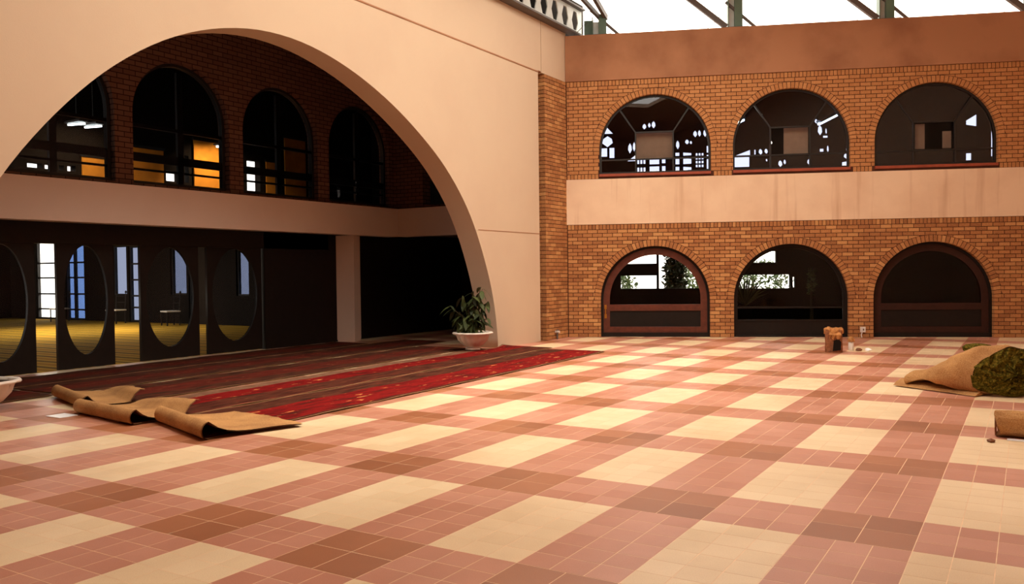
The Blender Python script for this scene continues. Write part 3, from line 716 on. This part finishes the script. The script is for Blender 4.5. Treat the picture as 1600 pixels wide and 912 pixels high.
# ---------------------------------------------------------------- carpet runners with folded ends
def runner(label, xl, xr, slope, fold, flap, yend, r, shift, mat, curl=False, seed=1):
    rn = random.Random(seed); N = 14
    t = empty('carpet_runner', ((xl+xr)/2, (fold[0]+fold[1])/2+1, 0)); tag(t, label, 'carpet', 'red carpet runners under the arch')
    path = []
    for ui in range(N+1):
        u = ui/N; yf = fold[0]+(fold[1]-fold[0])*u; fl_ = flap[0]+(flap[1]-flap[0])*u; pts = []
        L = yend-yf
        for k in range(60): yy = yend-L*k/59; pts.append((yy, .012+.004*math.sin(yy*5+u*3+seed)+0, 0))
        if fl_ > 0:
            for k in range(1, 9):
                a = math.pi*k/9; pts.append((yf-r*math.sin(a), .012+r*(1-math.cos(a)), k/9*.05))
            for k in range(0, 12):
                f = k/11; z = .034+(2*r-.022)*math.exp(-f*7)+.012*math.sin(f*6+u*4)*f
                if curl and f > .72: z += .16*math.sin((f-.72)/.28*1.9)*(.25+.75*u)
                pts.append((yf+fl_*f+.02*rn.uniform(-1, 1)*(f > .99), z, .05+f))
        row = []
        for (yy, z, f) in pts:
            x = xl+(xr-xl)*u+slope*(yy-1)+shift*f
            if seed == 2 and yy > 9.3: x = max(x, -6.40+.30*u*(yy-9.3)); z += .055*math.exp(-((yy-9.75)/.16)**2)*(1-u)**2
            row.append(Vector((x, yy, z)))
        path.append(row)
    n = len(path[0])
    def surf(off):
        mb = MB()
        for ui in range(N+1):
            for k in range(n):
                a = path[ui][min(k+1, n-1)]-path[ui][max(k-1, 0)]; b = path[min(ui+1, N)][k]-path[max(ui-1, 0)][k]
                nv = b.cross(a).normalized()*(-1); mb.v.append(tuple(path[ui][k]+nv*off))
        for ui in range(N):
            for k in range(n-1): mb.f.append((ui*n+k, (ui+1)*n+k, (ui+1)*n+k+1, ui*n+k+1))
        return mb
    for nm, off, m in (('pile', .005, mat), ('backing', -.005, 'burlap')):
        mb = surf(off); me = mb.mesh(nm, m, True); uv = me.uv_layers.new(name='UVMap')
        for lp in me.loops:
            ui, k = divmod(lp.vertex_index, n); uv.data[lp.index].uv = (ui/N, path[ui][k].y+seed*13.7)
        link(nm, me, t)
    return t
runner('front red runner with a broad tan folded end nearest the tiles', -5.0, -3.73, -.034, (.62, .20), (.72, .95), 9.7, .08, .32, 'red_pile_front', seed=1)
runner('middle red runner, second from the tiles, its folded end curling up', -6.38, -5.06, -.034, (.55, .36), (.80, .72), 10.05, .075, .15, 'red_pile_middle', curl=True, seed=2)
runner('third red runner, in the shade of the arch, with a curled tan end', -7.85, -6.5, -.034, (1.15, .72), (.75, .6), 9.2, .075, .25, 'red_pile_shaded', curl=True, seed=3)
runner('red runner with shade in its colour, fourth from the tiles, lying flat in the hall', -9.22, -7.97, -.034, (1.3, 1.3), (0, 0), 10.4, .06, 0, 'red_pile_shaded', seed=4)
runner('red runner with shade in its colour, lying along the foot of the timber screen', -10.34, -9.27, -.034, (-2.6, -2.6), (0, 0), 9.2, .06, 0, 'red_pile_shaded', seed=5)
runner('short red runner, shade put into its colour, behind the left planter', -9.2, -7.98, -.034, (-2.6, -2.6), (0, 0), 1.2, .06, 0, 'red_pile_shaded', seed=6)

# ---------------------------------------------------------------- potted plant by the arch
def leaf_mesh(L, Wd, droop):
    mb = MB(); n = 5
    for i in range(n+1):
        f = i/n; w = Wd*math.sin(math.pi*min(1, f*.92+.06))**.8*(1 if i < n else .05); x = L*f; z = -droop*f*f*L
        mb.v += [(x, -w/2, z+.02*L), (x, 0, z-.0), (x, w/2, z+.02*L)]
    for i in range(n):
        for k in range(2): mb.f.append((i*3+k, (i+1)*3+k, (i+1)*3+k+1, i*3+k+1))
    return mb.mesh('leaf', 'leaf', True)
leaves = [leaf_mesh(.24, .10, .5), leaf_mesh(.20, .085, .8), leaf_mesh(.28, .11, .7)]
def planter(loc, label):
    t = empty('potted_plant', loc); tag(t, label, 'planter', 'scalloped white planters')
    sc = lambda a, z: 1-.03+.13*abs(math.cos(a*7))**.7*(1 if z > .06 else .15)-.03
    MB().lathe([(0, 0), (.16, 0), (.165, .03), (.13, .055), (.20, .10), (.285, .20), (.32, .30), (.325, .315), (.30, .315), (.26, .28), (0, .27)], 64, loc, sc).build('bowl', 'white_glaze', t, True)
    MB().lathe([(.315, .30), (.375, .315), (.385, .335), (.365, .355), (.31, .345), (.30, .32)], 64, loc, lambda a, z: 1-.02+.10*abs(math.cos(a*7))**.8).build('rim', 'white_glaze', t, True)
    MB().lathe([(.29, .325), (.15, .34), (0, .345)], 24, loc).build('soil', 'soil', t)
    return t
pl = (-6.50, 8.80, .03)
planter((-7.62, .12, .0), 'white scalloped bowl planter cut off by the left edge')
t = planter(pl, 'leafy dark green shrub in a white scalloped bowl at the foot of the arch')
rn = random.Random(5)
side = Vector((RT.x, RT.y, 0)).normalized()
stems = [(-.30, .05, .42), (-.16, -.06, .74), (-.05, .05, .60), (.06, -.08, .82), (.14, .06, .90), (.20, 0, .86), (.34, -.05, .62), (-.2, .1, .3), (.05, .12, .35), (.2, -.12, .36), (-.46, 0, .54), (-.28, -.1, .22), (-.1, -.15, .24), (.1, -.15, .26), (.26, .05, .28), (-.36, .1, .3), (0, 0, .45)]
for (sx, sy, h) in stems:
    b = Vector((pl[0], pl[1], pl[2]+.34)); top = b+side*sx+Vector((0, sy, h))
    mid = b+side*sx*.45+Vector((0, sy*.3, h*.6)); st_ = MB().tube([b+side*sx*.25, mid, top], [.012, .009, .005], 6).build('stem', 'stem', t)
    for k in range(15 if h > .5 else 15):
        f = .2+.8*(k+1)/15; p = (mid.lerp(top, min(1, (f-.5)/.5)) if f > .5 else b.lerp(mid, f/.5))
        o = link('leaf', leaves[rn.randrange(3)], st_); o.location = p
        o.rotation_euler = (rn.uniform(-.5, .5), rn.uniform(-.2, 1.15), rn.uniform(0, 6.28)); sc = rn.uniform(.6, 1.0); o.scale = (sc, sc, sc)

# ---------------------------------------------------------------- sack, carpet bundle and odds and ends
def blob_strip(name, m, rings, parent, cap0=True, cap1=True):
    n = len(rings[0]); mb = MB(); mb.v = [tuple(p) for R in rings for p in R]
    for i in range(len(rings)-1):
        for k in range(n): mb.f.append((i*n+k, i*n+(k+1) % n, (i+1)*n+(k+1) % n, (i+1)*n+k))
    if cap0: mb.f.append(tuple(range(n))[::-1])
    if cap1: mb.f.append(tuple((len(rings)-1)*n+k for k in range(n)))
    me = mb.mesh(name, m); fixn(me); return link(name, me, parent)
# torn paper sack
t = empty('paper_sack', (-.17, 11.50, 0), math.radians(12)); tag(t, 'torn brown paper sack standing open on the tiles before the middle door', 'sack')
rn = random.Random(3); rings = []
for z, s in ((0, 1.0), (.08, 1.02), (.18, .99), (.28, 1.01), (.36, 1.0), (.42, .97)):
    R = []
    for k in range(28):
        a = 2*math.pi*k/28; q = (abs(math.cos(a))**6+abs(math.sin(a))**6)**(-1/6); R.append(Vector((.15*q*s*math.cos(a)+rn.uniform(-.007, .007), .11*q*s*math.sin(a)+rn.uniform(-.007, .007), z+(rn.uniform(-.025, .025) if z > .4 else 0))))
    rings.append(R)
o = blob_strip('body', 'paper_dark', rings, t); 
rings = []
for z, s in ((.34, .93), (.38, .96), (.43, .95), (.455, .8), (.44, .45)):
    rings.append([Vector((.155*s*math.cos(2*math.pi*k/28)*1.15+rn.uniform(-.012, .012), .115*s*math.sin(2*math.pi*k/28)*1.15+rn.uniform(-.012, .012), z+rn.uniform(-.022, .022))) for k in range(28)])
blob_strip('torn_rim', 'paper_brown', rings, t)
fl_ = MB(); 
for k in range(9):
    x = -.08+.2*k/8; fl_.v += [(x, -.125+.01*math.sin(k*2), .26+.03*math.sin(k*1.7)), (x+.01, -.145, .33), (x, -.12, .38)]
for k in range(8):
    for j in range(2): fl_.f.append((k*3+j, k*3+3+j, k*3+4+j, k*3+1+j))
fl_.build('torn_flap', 'paper_brown', t)
fl_ = MB()
fl_.v = [(-.02, -.127, .03), (.12, -.127, .05), (.13, -.13, .2), (.08, -.128, .26), (.0, -.128, .22)]; fl_.f = [(0, 1, 2, 3, 4)]; fl_.build('dark_print', 'dark_paint', t)
t = empty('jar', (.06, 11.95, 0)); tag(t, 'small pale jar with a cloth top behind the paper sack', 'jar')
MB().lathe([(0, 0), (.045, 0), (.05, .02), (.05, .16), (.035, .19), (0, .19)], 16, (.06, 11.95, 0)).build('body', 'white_plastic', t, True)
MB().lathe([(.06, .17), (.055, .22), (.03, .26), (0, .265)], 12, (.06, 11.95, 0), lambda a, z: 1+.15*math.cos(a*5)).build('cloth_top', 'paper_brown', t)
for k, (x, y) in enumerate([(.20, 11.9), (.36, 11.95)]):
    o = MB(); o.lathe([(0, 0), (.05, .005), (.055, .03), (.03, .055), (0, .06)], 9, (x, y, 0), lambda a, z, k=k: 1+.35*math.sin(a*3+k+z*40)); o = o.build('paper_scrap', 'white_paper' if k else 'rust_metal')
    tag(o, ['crumpled brown scrap on the tiles beside the paper sack', 'crumpled white scrap on the tiles beside the brick pier'][k], 'scrap')
# wall sockets
t = empty('wall_socket', TB(6.66, .10, 0)); tag(t, 'white electrical box with a loose cable low on the brick pier', 'socket')
fbox(MB(), TB, 6.61, 6.72, .12, .24, .0, .04).build('box', 'white_plastic', t); fbox(MB(), TB, 6.66, 6.69, .16, .2, .04, .045).build('switch', 'steel_grey', t)
MB().tube([TB(6.65, .12, .02), TB(6.63, .06, .03), TB(6.64, .005, .04)], .012, 6).build('cable', 'white_plastic', t)
t = empty('garden_tap', (PX+.02, 12.0, 0)); tag(t, 'small metal tap stub at the foot of the brick corner', 'tap')
MB().tube([(PX+.05, 12.1, 0), (PX+.05, 12.1, .16)], .02, 8).build('pipe', 'steel_grey', t); MB().tube([(PX, 12.1, .17), (PX+.11, 12.1, .17)], .026, 8).build('valve', 'white_plastic', t); MB().bar((PX+.05, 12.04, .21), (PX+.05, 12.16, .21), .02).build('lever', 'steel_grey', t)

# folded carpet bundle: burlap cone with a green pile end
t = empty('carpet_bundle', (2.3, 6.9, 0)); tag(t, 'folded burlap-backed carpet bundle with mossy green end', 'carpet')
ax0 = Vector((2.80, 6.60, 0)); ax1 = Vector((1.60, 7.12, 0)); n = 18
e1 = Vector((.93, .15, 0)).normalized()       # width direction of the end face
prof0 = [(-.44, .12), (-.46, .26), (-.42, .40), (-.30, .52), (-.20, .59), (-.10, .65), (-.02, .68), (.08, .66), (.20, .60), (.32, .52), (.44, .42), (.56, .32), (.50, .22), (.36, .12), (.20, .04), (.02, .005), (-.16, .02), (-.34, .06)]
rings = []; rn = random.Random(11)
for i, (f, sw, sh, lift) in enumerate([(0, 1, 1, 0), (.10, .99, 1.0, .0), (.28, .92, .98, .03), (.46, .78, .84, .10), (.64, .58, .60, .13), (.82, .44, .40, .10), (1.0, .38, .36, .02)]):
    c = ax0.lerp(ax1, f); ed = e1.lerp(Vector((.45, .9, 0)).normalized(), f*.8).normalized()
    R = []
    for j, (a, z) in enumerate(prof0):
        R.append(c+ed*(a*sw+rn.uniform(-.02, .02))+Vector((0, 0, max(.006+lift, .9*z*sh+(rn.uniform(-.02, .02) if z > .05 else 0)))))
    rings.append(R)
o = blob_strip('burlap_back', 'burlap', rings, t, False, True)
for p in o.data.polygons: p.use_smooth = True
sm = o.modifiers.new('s', 'SUBSURF'); sm.levels = 2; sm.render_levels = 2
tx = bpy.data.textures.new('folds', 'CLOUDS'); tx.noise_scale = .22; dm = o.modifiers.new('d', 'DISPLACE'); dm.texture = tx; dm.strength = .07; dm.mid_level = .5
# pile end: shaggy rough face just inside the burlap mouth
mb = MB(); c0 = ax0+Vector((-.02, .01, 0)); rnp = random.Random(2); K = 26
nrm = Vector((e1.y, -e1.x, 0)); cen = (.03, .30)
for ir in range(9):
    for k in range(len(prof0)*2):
        a0 = prof0[k//2]; a1 = prof0[(k//2+1) % len(prof0)]; a, z = ((a0[0]+a1[0])/2, (a0[1]+a1[1])/2) if k % 2 else a0
        f = ir/8*.97; aa = cen[0]+(a-cen[0])*f; zz = .9*(cen[1]+(z-cen[1])*f)
        mb.v.append(tuple(c0+e1*aa+Vector((0, 0, max(.003, zz)))+nrm*(.02+rnp.uniform(-.03, .03)+.06*(1-f*f))))
q = len(prof0)*2
for ir in range(8):
    for k in range(q): mb.f.append((ir*q+k, ir*q+(k+1) % q, (ir+1)*q+(k+1) % q, (ir+1)*q+k))
mb.build('green_pile_end', 'green_pile', t)
mb = MB()
mb.lathe([(.0, 0), (.15, .0), (.16, .05), (.12, .085), (.05, .10), (0, .105)], 14, (2.40, 6.98, .50), lambda a, z: 1+.25*math.sin(3*a)); mb.build('pile_flap', 'green_pile', t)
# lower fold of the bundle, lying on the tiles under the cone
rl = random.Random(6); up_, dn_ = [], []
p0, p1 = Vector((1.42, 7.02, 0)), Vector((2.40, 6.42, 0)); wd = Vector((.25, .55, 0))
rings = []
for k in range(11):
    f = k/10; b = p0.lerp(p1, f); R = []
    for a, z in ((0, .006), (.1, .03), (.3, .05), (.6, .05), (1, .035), (1, .006)):
        R.append(b+wd*a*(1-.3*f)+Vector((0, 0, z*(1+.8*(1-f))+rl.uniform(0, .006))))
    rings.append(R)
blob_strip('lower_fold', 'burlap', rings, t)
t = empty('burlap_roll', (3.2, 3.85, 0)); tag(t, 'short tan burlap roll cut off by the right edge', 'carpet')
mb = MB(); rn = random.Random(8); rings = []
for i in range(9):
    x = 2.70+.12*i; rings.append([Vector((x+(rn.uniform(-.03, .03) if i == 0 else 0), 3.88+.13*math.cos(2*math.pi*k/22)+rn.uniform(-.007, .007), .122+.118*math.sin(2*math.pi*k/22)+rn.uniform(-.006, .006))) for k in range(22)])
o = blob_strip('roll', 'burlap', rings, t, True, True)
sp = MB(); pts = []
for k in range(60):
    a = k*.42; r = .02+.0016*k; pts.append((2.685, 3.88+r*math.cos(a), .122+r*math.sin(a)))
sp.tube(pts, .006, 5); sp.build('rolled_edge', 'paper_dark', t)
o = MB().box(2.78, 3.3, 3.66, 3.76, 0.002, .006).build('paper_strip', 'white_paper'); tag(o, 'pale paper strip lying against the short burlap roll', 'paper')
o = MB(); o.lathe([(0, 0), (.03, .004), (.035, .02), (0, .035)], 8, (2.66, 3.52, 0), lambda a, z: 1+.3*math.sin(a*3)); o = o.build('dirt_crumb', 'rust_metal'); tag(o, 'dark crumb on the cream tiles before the burlap roll', 'debris')
for k, (x, y, s) in enumerate([(2.48, 10.6, .12), (2.84, 10.5, .15), (2.72, 9.9, .10)]):
    o = MB(); o.lathe([(0, 0), (s, .01), (s*1.1, s*.5), (s*.6, s*.95), (0, s)], 10, (x, y, 0), lambda a, z, k=k: 1+.25*math.sin(a*3+k+z*9)); o = o.build('plastic_bag', 'white_plastic')
    tag(o, ['small crumpled white bag behind the carpet bundle, left one', 'larger crumpled white bag behind the carpet bundle', 'tiny crumpled white bag closest behind the carpet bundle'][k], 'bag', 'white bags behind the carpet bundle')
o = MB().box(-6.48, -6.2, .22, .44, .002, .006).build('glint_patch', 'white_paper'); tag(o, 'white patch standing in for a floor glint left of the folded runner', 'light_patch')  # flat white patch imitating a glint of light on the floor

# ---------------------------------------------------------------- garden behind the corridor
o = fbox(MB(), TB, -12, 22, -.5, -.3, -40, -3.8).build('ground', 'ground'); struct(o, 'garden ground beyond the corridor')
def bush(name, label, s, d, z, rx, rz, n, m, seed, size=.16, cat='bush'):
    rn = random.Random(seed); mb = MB(); c = TB(s, z, d)
    for k in range(n):
        th = rn.uniform(0, 6.28); ph = math.acos(rn.uniform(-1, 1)); q = rn.uniform(.5, 1)
        p = c+Vector((rx*q*math.sin(ph)*math.cos(th), rx*q*math.sin(ph)*math.sin(th), rz*q*math.cos(ph)))
        L = size*rn.uniform(.6, 1.2); a = Vector((rn.uniform(-1, 1), rn.uniform(-1, 1), rn.uniform(-.6, 1))).normalized(); b = a.cross(Vector((rn.uniform(-1, 1), rn.uniform(-1, 1), rn.uniform(-1, 1)))).normalized()
        mb.add([p, p+a*L*.5+b*L*.22, p+a*L, p+a*L*.5-b*L*.22], [(0, 1, 2, 3)])
    t = empty(name, TB(s, -.3, d)); tag(t, label, cat)
    tag(mb.build('foliage', m, t), kind='stuff'); MB().tube([TB(s, -.3, d), TB(s, z, d)], [.06, .03], 6).build('trunk', 'stem', t)
bush('cypress', 'tall dark cypress seen through the right half of the corner door', 2.66, -4.6, 1.3, .30, 1.6, 3200, 'leaf', 1)
bush('garden_bush', 'grey-green bush at the right of the corner door view', 3.5, -8.2, 1.2, .95, .95, 1500, 'leaf_garden', 2)
bush('garden_bush', 'grey-green bush at the lower left of the corner door view', .8, -6.8, 1.0, .75, .7, 1300, 'leaf_garden', 3)
bush('garden_bush', 'lime green low plant at the right edge of the corner door view', 3.2, -4.4, .85, .2, .25, 160, 'leaf_lime', 4, .1)
bush('garden_bush', 'dense bush filling the middle door view', 5.2, -6.0, 1.0, 1.0, .9, 1100, 'leaf_garden', 5)
bush('garden_tree', 'blue-grey tree top in the upper opening of the middle door', 5.3, -8.5, 2.6, 1.1, .55, 600, 'leaf_garden', 6, .2, 'tree')
t = empty('strap_leaf_plant', TB(4.45, 0, -3.2)); tag(t, 'spiky strap-leaf plant inside at the left of the middle door', 'plant')
MB().lathe([(0, 0), (.16, 0), (.2, .5), (.17, .5), (0, .45)], 16, TB(4.45, 0, -3.2)).build('pot', 'dark_paint', t)
rn = random.Random(4)
for k in range(16):
    a = math.pi*(.06+.88*k/15); L = rn.uniform(.55, .75); b = TB(4.45, .6, -3.2); mb = MB(); wv = .022
    tip = b+BD*(-math.cos(a)*L)+Vector((0, 0, math.sin(a)*L*1.0+.2))+BN*rn.uniform(-.25, .25); md = b.lerp(tip, .55)+Vector((0, 0, .06)); sd_ = (tip-b).cross(BN).normalized()*wv
    mb.add([b-sd_*.6, b+sd_*.6, md-sd_, md+sd_, tip], [(0, 1, 3, 2), (2, 3, 4)]); mb.build('leaf', 'leaf', t)
bush('indoor_cypress', 'slim pale green conifer inside at the right of the middle door', 6.1, -2.9, 1.25, .11, .38, 260, 'leaf_garden', 9, .09, 'plant')
